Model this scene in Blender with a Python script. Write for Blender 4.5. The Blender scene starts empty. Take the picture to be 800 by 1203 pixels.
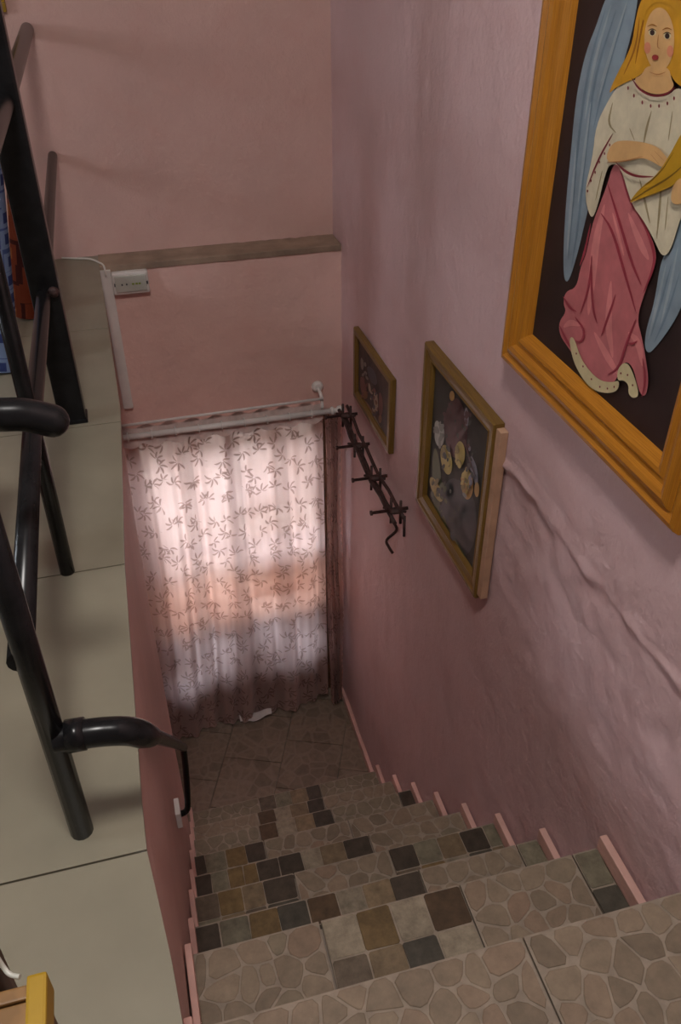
import bpy, bmesh, math, random
from mathutils import Vector, Matrix
random.seed(7)
S = bpy.context.scene
COL = S.collection

# ------------------------------------------------------------------ camera
F_PX, YAW, PITCH, ROLL, CAM_H = 983.46, 0.25827, -0.62408, -0.00586, 1.1551
cy, sy, cp, sp = math.cos(YAW), math.sin(YAW), math.cos(PITCH), math.sin(PITCH)
FWD = Vector((sy * cp, cy * cp, sp)); RGT0 = Vector((cy, -sy, 0)); UP0 = RGT0.cross(FWD)
RGT = RGT0 * math.cos(ROLL) + UP0 * math.sin(ROLL); UPV = -RGT0 * math.sin(ROLL) + UP0 * math.cos(ROLL)
CAM = Vector((0, 0, CAM_H))
cam = bpy.data.cameras.new('camera'); camo = bpy.data.objects.new('camera', cam); COL.objects.link(camo)
cam.sensor_fit = 'VERTICAL'; cam.sensor_height = 36.0; cam.lens = F_PX / 1203 * 36.0; cam.clip_start = 0.02
M3 = Matrix((RGT, UPV, -FWD)).transposed()
camo.matrix_world = Matrix.Translation(CAM) @ M3.to_4x4()
S.camera = camo

def on(ax, v, px, py):
    """where the photo pixel's ray meets the plane axis=v (a wall, floor or tread)"""
    d = FWD + RGT * ((px - 400) / F_PX) - UPV * ((py - 601.5) / F_PX)
    return CAM + d * ((v - CAM[ax]) / d[ax])

# ------------------------------------------------------------------ world, lights, exposure
W = bpy.data.worlds.new('world'); S.world = W; W.use_nodes = True
bg = W.node_tree.nodes['Background']; bg.inputs['Color'].default_value = (0.86, 0.93, 1.0, 1); bg.inputs['Strength'].default_value = 13.0

def area(name, loc, rot, sx, sz, power, col):
    l = bpy.data.lights.new(name, 'AREA'); l.shape = 'RECTANGLE'; l.size = sx; l.size_y = sz; l.energy = power; l.color = col
    o = bpy.data.objects.new(name, l); o.location = loc; o.rotation_euler = rot; COL.objects.link(o); return o
# daylight entering the window of the upper room (left of the camera)
area('daylight_window_left', (-3.16, 1.4, 1.5), (math.radians(90), 0, math.radians(-90)), 0.7, 0.8, 13, (0.82, 0.91, 1.0))
lamp_l = area('ceiling_lamp_light', (-0.05, 0.35, 2.70), (0, 0, 0), 0.42, 0.42, 40, (1.0, 0.96, 0.92)); lamp_l.data.shape = 'DISK'
S.view_settings.view_transform = 'Standard'; S.view_settings.look = 'None'; S.view_settings.gamma = 1.0
S.view_settings.use_curve_mapping = False
S.view_settings.exposure = 0.08

# ------------------------------------------------------------------ materials
def srgb(r, g, b):
    f = lambda c: (c / 255 / 12.92) if c / 255 <= 0.04045 else ((c / 255 + 0.055) / 1.055) ** 2.4
    return (f(r), f(g), f(b), 1)

class N:
    """tiny node-graph helper"""
    def __init__(s, name):
        s.m = bpy.data.materials.new(name); s.m.use_nodes = True; s.t = s.m.node_tree
        s.t.nodes.clear(); s.out = s.n('ShaderNodeOutputMaterial')
    def n(s, typ, **kw):
        x = s.t.nodes.new(typ)
        for k, v in kw.items():
            if k[0] == 'i' and k[1:].isdigit(): s.set(x, int(k[1:]), v)
            else: setattr(x, k, v)
        return x
    def set(s, node, key, v):
        sock = node.inputs[key]
        if hasattr(v, 'is_output'): s.t.links.new(v, sock)
        elif hasattr(v, 'outputs'): s.t.links.new(v.outputs[0], sock)
        else: sock.default_value = v
    def math(s, op, a, b=0.0, c=None, clamp=False):
        x = s.n('ShaderNodeMath', operation=op, use_clamp=clamp); s.set(x, 0, a); s.set(x, 1, b)
        if c is not None: s.set(x, 2, c)
        return x.outputs[0]
    def mix(s, fac, a, b, bt='MIX'):
        x = s.n('ShaderNodeMix', data_type='RGBA', blend_type=bt); s.set(x, 0, fac); s.set(x, 6, a); s.set(x, 7, b); return x.outputs[2]
    def ramp(s, fac, stops, interp='LINEAR'):
        x = s.n('ShaderNodeValToRGB'); s.set(x, 0, fac); e = x.color_ramp; e.interpolation = interp
        while len(e.elements) < len(stops): e.elements.new(0.5)
        for k, (p, c) in enumerate(stops): e.elements[k].position = p; e.elements[k].color = c
        return x.outputs[0]
    def noise(s, scale, detail=3, rough=0.55, vec=None, out=0):
        x = s.n('ShaderNodeTexNoise'); s.set(x, 'Scale', scale); s.set(x, 'Detail', detail); s.set(x, 'Roughness', rough)
        s.set(x, 'Vector', vec if vec is not None else s.geo()); return x.outputs[out]
    def geo(s): return s.n('ShaderNodeNewGeometry').outputs['Position']
    def bump(s, h, strength=0.3, dist=0.01):
        x = s.n('ShaderNodeBump'); s.set(x, 'Strength', strength); s.set(x, 'Distance', dist); s.set(x, 'Height', h); return x.outputs[0]
    def bsdf(s, col, rough=0.6, metal=0.0, normal=None, spec=0.5, coat=0.0, sheen=0.0):
        x = s.n('ShaderNodeBsdfPrincipled'); s.set(x, 'Base Color', col); s.set(x, 'Roughness', rough); s.set(x, 'Metallic', metal)
        s.set(x, 'Specular IOR Level', spec); s.set(x, 'Coat Weight', coat); s.set(x, 'Sheen Weight', sheen)
        if normal is not None: s.set(x, 'Normal', normal)
        s.t.links.new(x.outputs[0], s.out.inputs[0]); return x

MAT = {}
def flat(name, c, rough=0.6, metal=0.0, var=0.08, scale=14, bumpd=0.0, bscale=80, coat=0.0, spec=0.5):
    """plain paint with a little mottling and relief"""
    g = N(name); f = g.noise(scale, 4)
    d = tuple(x * (1 - 2 * var) for x in c[:3]) + (1,); l = tuple(min(1, x * (1 + 2 * var)) for x in c[:3]) + (1,)
    col = g.ramp(f, [(0.3, d), (0.7, l)])
    nm = g.bump(g.noise(bscale, 3), 0.5, bumpd) if bumpd else None
    g.bsdf(col, rough, metal, nm, spec, coat); MAT[name] = g.m; return g.m

def plaster(name, c, stain=0.0):
    g = N(name); big = g.noise(1.3, 4, 0.6); mid = g.noise(7, 5, 0.6); fine = g.noise(70, 4, 0.6)
    c2 = tuple(x * 0.86 for x in c[:3]) + (1,)
    col = g.mix(g.ramp(big, [(0.35, (0, 0, 0, 1)), (0.7, (1, 1, 1, 1))]), c, c2)
    c3 = (c[0] * 0.9, c[1] * 0.80, c[2] * 0.78, 1)
    col = g.mix(g.math('MULTIPLY', g.ramp(mid, [(0.5, (0, 0, 0, 1)), (0.75, (1, 1, 1, 1))]), 0.5), col, c3)
    h = g.math('ADD', g.math('MULTIPLY', mid, 1.6), g.math('MULTIPLY', fine, 0.35))
    g.bsdf(col, 0.62, 0, g.bump(h, 0.75, 0.008), 0.35); MAT[name] = g.m; return g.m

plaster('pink_plaster', (0.70, 0.455, 0.40, 1))
plaster('mauve_plaster', (0.67, 0.46, 0.455, 1))
plaster('lit_pink_plaster', (0.80, 0.53, 0.465, 1))  # pink plaster again, with the lower wall's brighter light put into its colour
plaster('white_plaster', (0.78, 0.75, 0.70, 1))
flat('skirting_paint', (0.66, 0.40, 0.34, 1), 0.5, var=0.06, bumpd=0.002, bscale=60)
flat('mortar', (0.30, 0.243, 0.185, 1), 0.7, var=0.10, scale=30, bumpd=0.002, bscale=120)
flat('concrete', (0.25, 0.2, 0.16, 1), 0.85, var=0.12, bumpd=0.004)
flat('ledge_cement', (0.30, 0.215, 0.155, 1), 0.8, var=0.14, scale=9, bumpd=0.003)
flat('floor_tile', (0.245, 0.222, 0.162, 1), 0.38, var=0.05, scale=5)
flat('grout', (0.20, 0.165, 0.12, 1), 0.9)
flat('black_iron', (0.010, 0.010, 0.011, 1), 0.25, var=0.15, scale=30, spec=0.25)
flat('rusty_iron', (0.050, 0.022, 0.019, 1), 0.62, var=0.35, scale=40, bumpd=0.002, bscale=140)
flat('white_plastic', (0.72, 0.68, 0.64, 1), 0.4, var=0.03)
flat('white_metal', (0.78, 0.76, 0.73, 1), 0.35, var=0.03)
flat('grey_lens', (0.50, 0.50, 0.44, 1), 0.35, var=0.05)
flat('green_print', (0.25, 0.33, 0.05, 1), 0.6)
flat('dark_print', (0.07, 0.07, 0.08, 1), 0.6)
flat('brown_wood', (0.13, 0.06, 0.03, 1), 0.5, var=0.2, scale=20)
flat('yellow_paint', (0.36, 0.215, 0.010, 1), 0.45, var=0.08)
flat('orange_wood', (0.30, 0.155, 0.05, 1), 0.5, var=0.18, scale=18)
flat('white_cable', (0.70, 0.66, 0.60, 1), 0.5)

def wood(name, c1, c2, scale=30):
    g = N(name); tc = g.n('ShaderNodeTexCoord').outputs['UV']
    mp = g.n('ShaderNodeMapping'); g.set(mp, 'Vector', tc); g.set(mp, 'Scale', (1.2, 22, 1))
    f = g.noise(6, 5, 0.6, mp.outputs[0])
    g.bsdf(g.ramp(f, [(0.3, c1), (0.7, c2)]), 0.36, 0, g.bump(f, 0.25, 0.002), 0.35, 0.05); MAT[name] = g.m
wood('orange_frame_wood', (0.30, 0.105, 0.008, 1), (0.50, 0.20, 0.018, 1))
wood('olive_frame_wood', (0.115, 0.062, 0.014, 1), (0.22, 0.125, 0.026, 1))
flat('pale_wood', (0.50, 0.30, 0.19, 1), 0.6, var=0.08)

def stone_mat(name, stops, mot=0.55):
    g = N(name); r = g.n('ShaderNodeObjectInfo').outputs['Random']
    c = g.ramp(r, stops)
    f = g.noise(30, 6, 0.7)
    c = g.mix(mot, c, g.ramp(f, [(0.25, (0.45, 0.42, 0.38, 1)), (0.75, (1.25, 1.2, 1.12, 1))]), 'MULTIPLY')
    g.bsdf(c, 0.5, 0, g.bump(f, 0.35, 0.003), 0.4); MAT[name] = g.m
stone_mat('paving_stone', [(0, (0.205, 0.160, 0.115, 1)), (0.35, (0.27, 0.212, 0.152, 1)), (0.6, (0.29, 0.23, 0.165, 1)), (0.8, (0.275, 0.193, 0.138, 1)), (1, (0.235, 0.198, 0.14, 1))])
SQ = {'D': (0.070, 0.056, 0.042), 'B': (0.10, 0.064, 0.036), 'G': (0.20, 0.185, 0.135), 'O': (0.19, 0.13, 0.058),
      'L': (0.30, 0.262, 0.20), 'T': (0.235, 0.178, 0.112), 'S': (0.145, 0.115, 0.085), 'K': (0.085, 0.078, 0.062)}
for k, c in SQ.items():
    c = c + (1,); stone_mat('square_stone_' + k, [(0, tuple(x * 0.85 for x in c[:3]) + (1,)), (1, tuple(x * 1.15 for x in c[:3]) + (1,))], 0.95)

g = N('stone_print_tile'); v = g.n('ShaderNodeTexVoronoi', feature='DISTANCE_TO_EDGE'); g.set(v, 'Vector', g.geo()); g.set(v, 'Scale', 13.0)
v2 = g.n('ShaderNodeTexVoronoi'); g.set(v2, 'Vector', g.geo()); g.set(v2, 'Scale', 13.0)
hs = g.n('ShaderNodeSeparateColor'); g.set(hs, 0, v2.outputs['Color'])
cst = g.ramp(hs.outputs[0], [(0, (0.20, 0.148, 0.108, 1)), (0.5, (0.25, 0.19, 0.14, 1)), (1, (0.27, 0.205, 0.15, 1))])
cst = g.mix(0.5, cst, g.ramp(g.noise(35, 5), [(0.25, (0.5, 0.48, 0.45, 1)), (0.75, (1.2, 1.15, 1.1, 1))]), 'MULTIPLY')
edge = g.ramp(v.outputs[0], [(0.03, (1, 1, 1, 1)), (0.09, (0, 0, 0, 1))])
g.bsdf(g.mix(g.math('MULTIPLY', edge, 0.6), cst, (0.28, 0.215, 0.165, 1)), 0.5, 0, None, 0.4); MAT['stone_print_tile'] = g.m

def thin_glass(name, tint=(1, 1, 1, 1), tint2=None):
    g = N(name); t = g.n('ShaderNodeBsdfTransparent'); g.set(t, 'Color', tint if tint2 is None else g.ramp(g.noise(4.5, 3, 0.6), [(0.36, tint), (0.62, tint2)])); gl = g.n('ShaderNodeBsdfGlossy'); g.set(gl, 'Roughness', 0.05)
    fr = g.n('ShaderNodeFresnel'); g.set(fr, 'IOR', 1.45); mx = g.n('ShaderNodeMixShader'); g.set(mx, 0, fr.outputs[0])
    g.t.links.new(t.outputs[0], mx.inputs[1]); g.t.links.new(gl.outputs[0], mx.inputs[2]); g.t.links.new(mx.outputs[0], g.out.inputs[0]); MAT[name] = g.m
thin_glass('clear_glass'); thin_glass('glow_tint_pale', (0.55, 0.50, 0.48, 1), (0.98, 0.98, 1, 1)); thin_glass('glow_tint_amber', (0.46, 0.34, 0.29, 1), (0.88, 0.78, 0.73, 1)); thin_glass('glow_tint_blue', (0.14, 0.115, 0.105, 1), (0.66, 0.68, 0.72, 1))  # blotchy pane tints added to colour and break up the daylight on the curtain

def curtain_mat(name, base, leaf, k):
    """satin curtain with woven sprigs: rosettes of narrow leaves scattered on a staggered grid, UV in metres"""
    g = N(name); uv = g.n('ShaderNodeTexCoord').outputs['UV']; sx = g.n('ShaderNodeSeparateXYZ'); g.set(sx, 0, uv)
    def sprig(cw, ch, off, R, npet, power):
        u = g.math('ADD', g.math('DIVIDE', sx.outputs[0], cw), off); w = g.math('DIVIDE', sx.outputs[1], ch)
        row = g.math('FLOOR', w); u = g.math('ADD', u, g.math('MULTIPLY', g.math('MODULO', row, 2.0), 0.5))
        col = g.math('FLOOR', u); cb = g.n('ShaderNodeCombineXYZ'); g.set(cb, 0, col); g.set(cb, 1, row); g.set(cb, 2, off * 7)
        wn = g.n('ShaderNodeTexWhiteNoise'); g.set(wn, 'Vector', cb.outputs[0])
        sc = g.n('ShaderNodeSeparateColor'); g.set(sc, 0, wn.outputs['Color'])
        fx = g.math('MULTIPLY', g.math('ADD', g.math('SUBTRACT', g.math('SUBTRACT', u, col), 0.5), g.math('MULTIPLY', g.math('SUBTRACT', sc.outputs[0], 0.5), 0.42)), cw)
        fy = g.math('MULTIPLY', g.math('ADD', g.math('SUBTRACT', g.math('SUBTRACT', w, row), 0.5), g.math('MULTIPLY', g.math('SUBTRACT', sc.outputs[1], 0.5), 0.42)), ch)
        r = g.math('SQRT', g.math('ADD', g.math('MULTIPLY', fx, fx), g.math('MULTIPLY', fy, fy)))
        th = g.math('ADD', g.math('ARCTAN2', fy, fx), g.math('MULTIPLY', sc.outputs[2], 6.28))
        th = g.math('ADD', th, g.math('MULTIPLY', r, 9.0))
        c = g.math('POWER', g.math('ABSOLUTE', g.math('COSINE', g.math('MULTIPLY', th, npet / 2))), power)
        lim = g.math('MULTIPLY', c, R)
        m = g.math('MULTIPLY', g.math('GREATER_THAN', lim, r), g.math('GREATER_THAN', g.math('SINE', g.math('ADD', g.math('ARCTAN2', fy, fx), g.math('MULTIPLY', sc.outputs[0], 6.28))), -0.45)); return g.math('MULTIPLY', m, g.math('GREATER_THAN', r, R * 0.12))
    m = g.math('MAXIMUM', sprig(0.122, 0.112, 0.0, 0.050, 7, 2.4), sprig(0.143, 0.131, 0.37, 0.040, 6, 2.4))
    col = g.mix(g.math('MULTIPLY', m, k), base, leaf)
    col = g.mix(0.35, col, g.ramp(g.noise(160, 2, 0.5, uv), [(0.3, (0.8, 0.8, 0.8, 1)), (0.7, (1.1, 1.1, 1.1, 1))]), 'MULTIPLY')
    p = g.n('ShaderNodeBsdfPrincipled'); g.set(p, 'Base Color', col); g.set(p, 'Roughness', 0.45); g.set(p, 'Sheen Weight', 0.2); g.set(p, 'Specular IOR Level', 0.4)
    tr = g.n('ShaderNodeBsdfTranslucent'); g.set(tr, 'Color', g.mix(g.math('MULTIPLY', m, k), (0.74, 0.555, 0.505, 1), tuple(0.9 * x for x in leaf[:3]) + (1,)))
    band = g.math('GREATER_THAN', g.math('SINE', g.math('MULTIPLY', sx.outputs[0], 23.0)), 0.55); mx = g.n('ShaderNodeMixShader'); g.set(mx, 0, g.math('SUBTRACT', 0.56, g.math('MULTIPLY', band, 0.22))); g.t.links.new(p.outputs[0], mx.inputs[1]); g.t.links.new(tr.outputs[0], mx.inputs[2])
    tp = g.n('ShaderNodeBsdfTransparent'); m2 = g.n('ShaderNodeMixShader'); g.set(m2, 0, g.math('MULTIPLY', g.math('SUBTRACT', 1.0, m), 0.08))
    g.t.links.new(mx.outputs[0], m2.inputs[1]); g.t.links.new(tp.outputs[0], m2.inputs[2])
    g.t.links.new(m2.outputs[0], g.out.inputs[0]); MAT[name] = g.m
curtain_mat('sprig_satin', (0.56, 0.37, 0.33, 1), (0.25, 0.145, 0.115, 1), 0.7)
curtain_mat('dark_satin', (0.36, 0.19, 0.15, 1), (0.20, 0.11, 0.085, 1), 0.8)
flat('pale_satin', (0.72, 0.58, 0.54, 1), 0.35, var=0.06, scale=25)
flat('lining_white', (0.74, 0.68, 0.66, 1), 0.6)

def rug(name, a, b, c, scale):
    g = N(name); uv = g.n('ShaderNodeTexCoord').outputs['UV']
    v = g.n('ShaderNodeTexVoronoi', feature='F1', distance='CHEBYCHEV'); g.set(v, 'Vector', uv); g.set(v, 'Scale', scale); g.set(v, 'Randomness', 0.35)
    col = g.ramp(v.outputs[0], [(0.0, b), (0.22, b), (0.26, a), (0.42, a), (0.47, c)], 'CONSTANT')
    g.bsdf(col, 0.9, 0, g.bump(g.noise(300, 2, 0.5, uv), 0.5, 0.003), 0.1); MAT[name] = g.m
rug('blue_rug', (0.16, 0.22, 0.36, 1), (0.03, 0.045, 0.14, 1), (0.06, 0.09, 0.22, 1), 18)
rug('rust_rug', (0.17, 0.035, 0.015, 1), (0.26, 0.09, 0.03, 1), (0.05, 0.012, 0.01, 1), 14)
rug('red_rug', (0.22, 0.01, 0.012, 1), (0.35, 0.24, 0.04, 1), (0.09, 0.006, 0.008, 1), 9)

# ------------------------------------------------------------------ mesh helpers
def obj(name, bm, mat, parent=None, smooth=False, angle=None):
    me = bpy.data.meshes.new(name); bm.normal_update(); bm.to_mesh(me); bm.free()
    for m in (mat if isinstance(mat, (list, tuple)) else [mat]): me.materials.append(MAT[m])
    if smooth: me.shade_smooth() if hasattr(me, 'shade_smooth') else None
    o = bpy.data.objects.new(name, me); COL.objects.link(o)
    if parent: o.parent = parent
    return o
def tag(o, label, cat, group=None):
    o['label'] = label; o['category'] = cat
    if group: o['group'] = group
    return o
def empty(name, loc=(0, 0, 0), label=None, cat=None, group=None):
    o = bpy.data.objects.new(name, None); o.location = loc; COL.objects.link(o); o.empty_display_size = 0.05
    if label: tag(o, label, cat, group)
    return o
def under(o, parent):
    """parent a mesh built in world coordinates to an Empty that stands somewhere else"""
    o.parent = parent; bpy.context.view_layer.update(); o.matrix_parent_inverse = parent.matrix_world.inverted(); return o
def box(bm, x0, x1, y0, y1, z0, z1, bev=0.0, mi=0):
    vs = [bm.verts.new(p) for p in ((x0, y0, z0), (x1, y0, z0), (x1, y1, z0), (x0, y1, z0), (x0, y0, z1), (x1, y0, z1), (x1, y1, z1), (x0, y1, z1))]
    fs = [bm.faces.new([vs[i] for i in f]) for f in ((0, 3, 2, 1), (4, 5, 6, 7), (0, 1, 5, 4), (1, 2, 6, 5), (2, 3, 7, 6), (3, 0, 4, 7))]
    for f in fs: f.material_index = mi
    if bev:
        es = list({e for f in fs for e in f.edges}); bmesh.ops.bevel(bm, geom=es, offset=bev, segments=2, affect='EDGES', profile=0.6)
def nb(): return bmesh.new()
def boxo(name, dims, mat, parent=None, bev=0.0):
    bm = nb(); box(bm, *dims, bev=bev); return obj(name, bm, mat, parent)
def spline(pts, n=8):
    pts = [Vector(p) for p in pts]; out = []
    for i in range(len(pts) - 1):
        p0 = pts[max(0, i - 1)]; p1 = pts[i]; p2 = pts[i + 1]; p3 = pts[min(len(pts) - 1, i + 2)]
        for k in range(n):
            t = k / n
            out.append(0.5 * ((2 * p1) + (p2 - p0) * t + (2 * p0 - 5 * p1 + 4 * p2 - p3) * t * t + (3 * p1 - p0 - 3 * p2 + p3) * t ** 3))
    out.append(pts[-1]); return out
def tube(bm, pts, r, seg=14, cap=True, rs=None, dome=0):
    pts = [Vector(p) for p in pts]; rs = list(rs) if rs else [r] * len(pts)
    if dome:    # rounded far end
        d = (pts[-1] - pts[-2]).normalized(); R = rs[-1]; e = pts[-1].copy()
        for k in range(1, dome + 1):
            a = k / dome * math.pi / 2 * 0.97
            pts.append(e + d * (R * math.sin(a))); rs.append(R * math.cos(a))
    t = (pts[1] - pts[0]).normalized(); n = t.orthogonal().normalized(); rings = []
    for i, p in enumerate(pts):
        t2 = ((pts[min(i + 1, len(pts) - 1)] - pts[max(i - 1, 0)])).normalized()
        n = t.rotation_difference(t2) @ n; t = t2; b = t.cross(n)
        rings.append([bm.verts.new(p + (n * math.cos(2 * math.pi * k / seg) + b * math.sin(2 * math.pi * k / seg)) * rs[i]) for k in range(seg)])
    for a, b2 in zip(rings, rings[1:]):
        for k in range(seg):
            f = bm.faces.new((a[k], a[(k + 1) % seg], b2[(k + 1) % seg], b2[k])); f.smooth = True
    if cap:
        bm.faces.new(rings[0][::-1]); bm.faces.new(rings[-1])
def tubeo(name, pts, r, mat, parent=None, seg=14, rs=None, dome=0):
    bm = nb(); tube(bm, pts, r, seg, rs=rs, dome=dome); return obj(name, bm, mat, parent)
def structure(o): o['kind'] = 'structure'; return o

# ------------------------------------------------------------------ measured layout (metres, upper floor z = 0)
XR, XL, D, B, H = 0.913, -0.087, 3.425, 3.565, 2.763
NY = [0.688, 0.968, 1.201, 1.443, 1.678, 1.924, 2.172, 2.418, 2.681]
NZ = [-0.402, -0.691, -1.002, -1.272, -1.541, -1.803, -2.066, -2.328, -2.585]
NEARY, LEFTX, CEIL = -4.2, -3.2, 2.85

# ------------------------------------------------------------------ shell
# right wall: one long plastered surface; above the old floor line the render is proud of the wall below, with a rough torn edge
def nz(*a):
    from mathutils import noise
    return noise.noise(Vector(a))
bm = nb(); ys = [NEARY + (0.4 - NEARY) * i / 30 for i in range(30)] + [0.4 + (B + 0.2 - 0.4) * i / 220 for i in range(221)]
zs = sorted([-H - 0.1 + (CEIL + H + 0.1) * i / 60 for i in range(61)] + [-0.14 + 0.006 * i for i in range(30)] + [-0.55 + 0.017 * i for i in range(24)])
def rx(y, z):
    ridge = -0.075 + 0.028 * nz(y * 2.1, 3, 0) + 0.016 * nz(y * 9, 1, 5) + 0.010 * nz(y * 25, 4, 1) + 0.04 * max(0, y - 1.9)
    amp = max(0.0, min(1.0, (2.75 - y) / 1.0)) * 0.006
    s = max(0.0, min(1.0, (z - ridge + 0.014) / 0.028)); s = s * s * (3 - 2 * s)
    rough = 0.006 * nz(y * 6, z * 6, 2) + 0.003 * nz(y * 17, z * 17, 4)
    lump = (0.006 * nz(y * 4, z * 4, 8) + 0.007 * nz(y * 11, z * 11, 3) + 0.004 * nz(y * 26, z * 26, 5)) * math.exp(-((z + 0.22) / 0.22) ** 2) * min(1.0, max(0.0, (2.2 - y)))
    return XR + amp * (1 - s) - amp * math.exp(-((z - ridge - 0.012) / 0.022) ** 2) * max(0.0, 0.45 + 1.3 * nz(y * 9, z * 30, 2)) + 0.002 + rough * (0.35 if z > 0 else 0.9) * (1 if z < 0 else 0.6) - lump
grid = [[bm.verts.new((rx(y, z), y, z)) for z in zs] for y in ys]
for i in range(len(ys) - 1):
    for j in range(len(zs) - 1):
        f = bm.faces.new((grid[i][j], grid[i][j + 1], grid[i + 1][j + 1], grid[i + 1][j])); f.smooth = True
wr = structure(obj('wall_right', bm, 'mauve_plaster'))
bm = nb(); box(bm, XR + 0.03, XR + 0.25, NEARY, B + 0.2, -H - 0.1, CEIL); structure(obj('wall_right_core', bm, 'mauve_plaster'))
# upper back wall (set back behind the ledge)
def wavy_plane(name, x0, x1, z0, z1, y, mat, thick, nx=60, nzz=60, amp=0.004):
    bm = nb(); G = [[bm.verts.new((x0 + (x1 - x0) * i / nx, y + amp * nz(i * .35, j * .35, 1) + amp * .5 * nz(i * .9, j * .9, 6), z0 + (z1 - z0) * j / nzz)) for j in range(nzz + 1)] for i in range(nx + 1)]
    for i in range(nx):
        for j in range(nzz):
            f = bm.faces.new((G[i][j], G[i + 1][j], G[i + 1][j + 1], G[i][j + 1])); f.smooth = True
    box(bm, x0, x1, y + 0.02, y + thick, z0, z1)
    return structure(obj(name, bm, mat))
wavy_plane('wall_back_upper', LEFTX, XR + 0.02, -0.02, CEIL, B, 'pink_plaster', 0.2)
# lower back wall with the doorway behind the curtain
DX0, DX1, DZ1 = -0.13, 0.865, -0.80
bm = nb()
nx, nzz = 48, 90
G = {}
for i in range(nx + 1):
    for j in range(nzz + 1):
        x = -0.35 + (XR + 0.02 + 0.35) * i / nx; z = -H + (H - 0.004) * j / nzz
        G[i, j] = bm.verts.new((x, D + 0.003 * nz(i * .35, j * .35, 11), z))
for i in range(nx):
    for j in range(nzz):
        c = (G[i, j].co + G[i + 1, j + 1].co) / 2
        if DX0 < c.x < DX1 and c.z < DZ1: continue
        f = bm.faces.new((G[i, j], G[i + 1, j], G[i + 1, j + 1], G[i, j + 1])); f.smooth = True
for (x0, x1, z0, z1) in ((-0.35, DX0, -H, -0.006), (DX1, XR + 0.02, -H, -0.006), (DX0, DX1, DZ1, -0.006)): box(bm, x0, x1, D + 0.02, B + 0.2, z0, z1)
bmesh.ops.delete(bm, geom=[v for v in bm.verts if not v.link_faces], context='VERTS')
structure(obj('wall_back_lower', bm, 'lit_pink_plaster'))
# cement ledge where the upper wall steps back, ragged where the paint stops
bm = nb(); n = 90; rows = []
for i in range(n + 1):
    x = XL + (XR - XL) * i / n
    yb = B + 0.004 - 0.010 * max(0, nz(x * 9, 2, 2)) - (0.016 * max(0, nz(x * 30, 1, 1) + .3) if x > 0.5 else 0)
    rows.append([bm.verts.new((x, D - 0.006 + 0.002 * nz(x * 14, 0, 0), -0.022)), bm.verts.new((x, D - 0.006 + 0.002 * nz(x * 14, 0, 0), 0.0)), bm.verts.new((x, D - 0.002, 0.003)), bm.verts.new((x, yb, 0.003)), bm.verts.new((x, yb + 0.02, -0.004))])
for a, b in zip(rows, rows[1:]):
    for k in range(4): bm.faces.new((a[k], b[k], b[k + 1], a[k + 1]))
structure(obj('trim_1', bm, 'ledge_cement'))
def edge_x(y):     # the tile edge wanders a little along the stairwell
    pts = [(-0.2, -0.058), (0.4, -0.066), (0.62, -0.081), (0.80, -0.102), (1.5, -0.094), (2.2, -0.066), (3.0, -0.078), (3.425, -0.087), (3.6, -0.087)]
    for (a, xa), (b, xb) in zip(pts, pts[1:]):
        if a <= y <= b: return xa + (xb - xa) * (y - a) / (b - a)
    return pts[0][1] if y < pts[0][0] else pts[-1][1]
# stairwell left wall (old, leans away towards the doorway)
bm = nb(); ny, nzz = 60, 50
def lx(y, z):
    t = max(0.0, min(1.0, (y - 2.5) / (D - 2.5))); s = max(0.0, min(1.0, (-z - 0.35) / 2.4))
    w = max(0.0, min(1.0, (z + 0.13) / 0.105)); w = w * w * (3 - 2 * w); b = -0.100 - 0.085 * t * s + 0.004 * nz(y * 5, z * 5, 3)
    return b + (edge_x(y) - 0.005 - b) * w
G = [[bm.verts.new((lx(y, z), y, z)) for z in [-H + (H - 0.13) * j / nzz for j in range(nzz + 1)]] for y in [-0.2 + (D + 0.01 + 0.2) * i / ny for i in range(ny + 1)]]
for i in range(ny):
    for j in range(nzz):
        f = bm.faces.new((G[i][j], G[i + 1][j], G[i + 1][j + 1], G[i][j + 1])); f.smooth = True
box(bm, -0.40, -0.22, -0.2, D + 0.01, -H, -0.165)
structure(obj('wall_stair_left', bm, 'pink_plaster'))
bm = nb(); prev = None
for k in range(81):
    y = -0.2 + (D + 0.21) * k / 80; row = [bm.verts.new((lx(y, z), y, z)) for z in (-0.135, -0.11, -0.085, -0.06, -0.03, -0.0115)]
    if prev:
        for j in range(5): f = bm.faces.new((prev[j], row[j], row[j + 1], prev[j + 1])); f.smooth = True
    prev = row
structure(obj('trim_2', bm, 'pink_plaster'))
# rest of the upper room, out of view: near and left walls with their windows, ceiling
def wall_with_hole(name, axis, c, t, a0, a1, h0, h1, z0, z1):
    bm = nb()
    for (u0, u1, w0, w1) in ((a0, h0, z0, CEIL), (h1, a1, z0, CEIL), (h0, h1, z0, z1[0]), (h0, h1, z1[1], CEIL)):
        if axis == 'y': box(bm, u0, u1, c, c + t, w0, w1)
        else: box(bm, c, c + t, u0, u1, w0, w1)
    return structure(obj(name, bm, 'white_plaster'))
structure(boxo('wall_near', (LEFTX - 0.2, XR + 0.25, NEARY - 0.2, NEARY, -0.1, CEIL), 'white_plaster'))
wall_with_hole('wall_left', 'x', LEFTX - 0.2, 0.2, NEARY, B + 0.2, 1.05, 1.75, -0.1, (1.1, 1.9))
structure(boxo('ceiling', (LEFTX - 0.2, XR + 0.25, NEARY - 0.2, B + 0.2, CEIL, CEIL + 0.15), 'white_plaster'))
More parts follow.
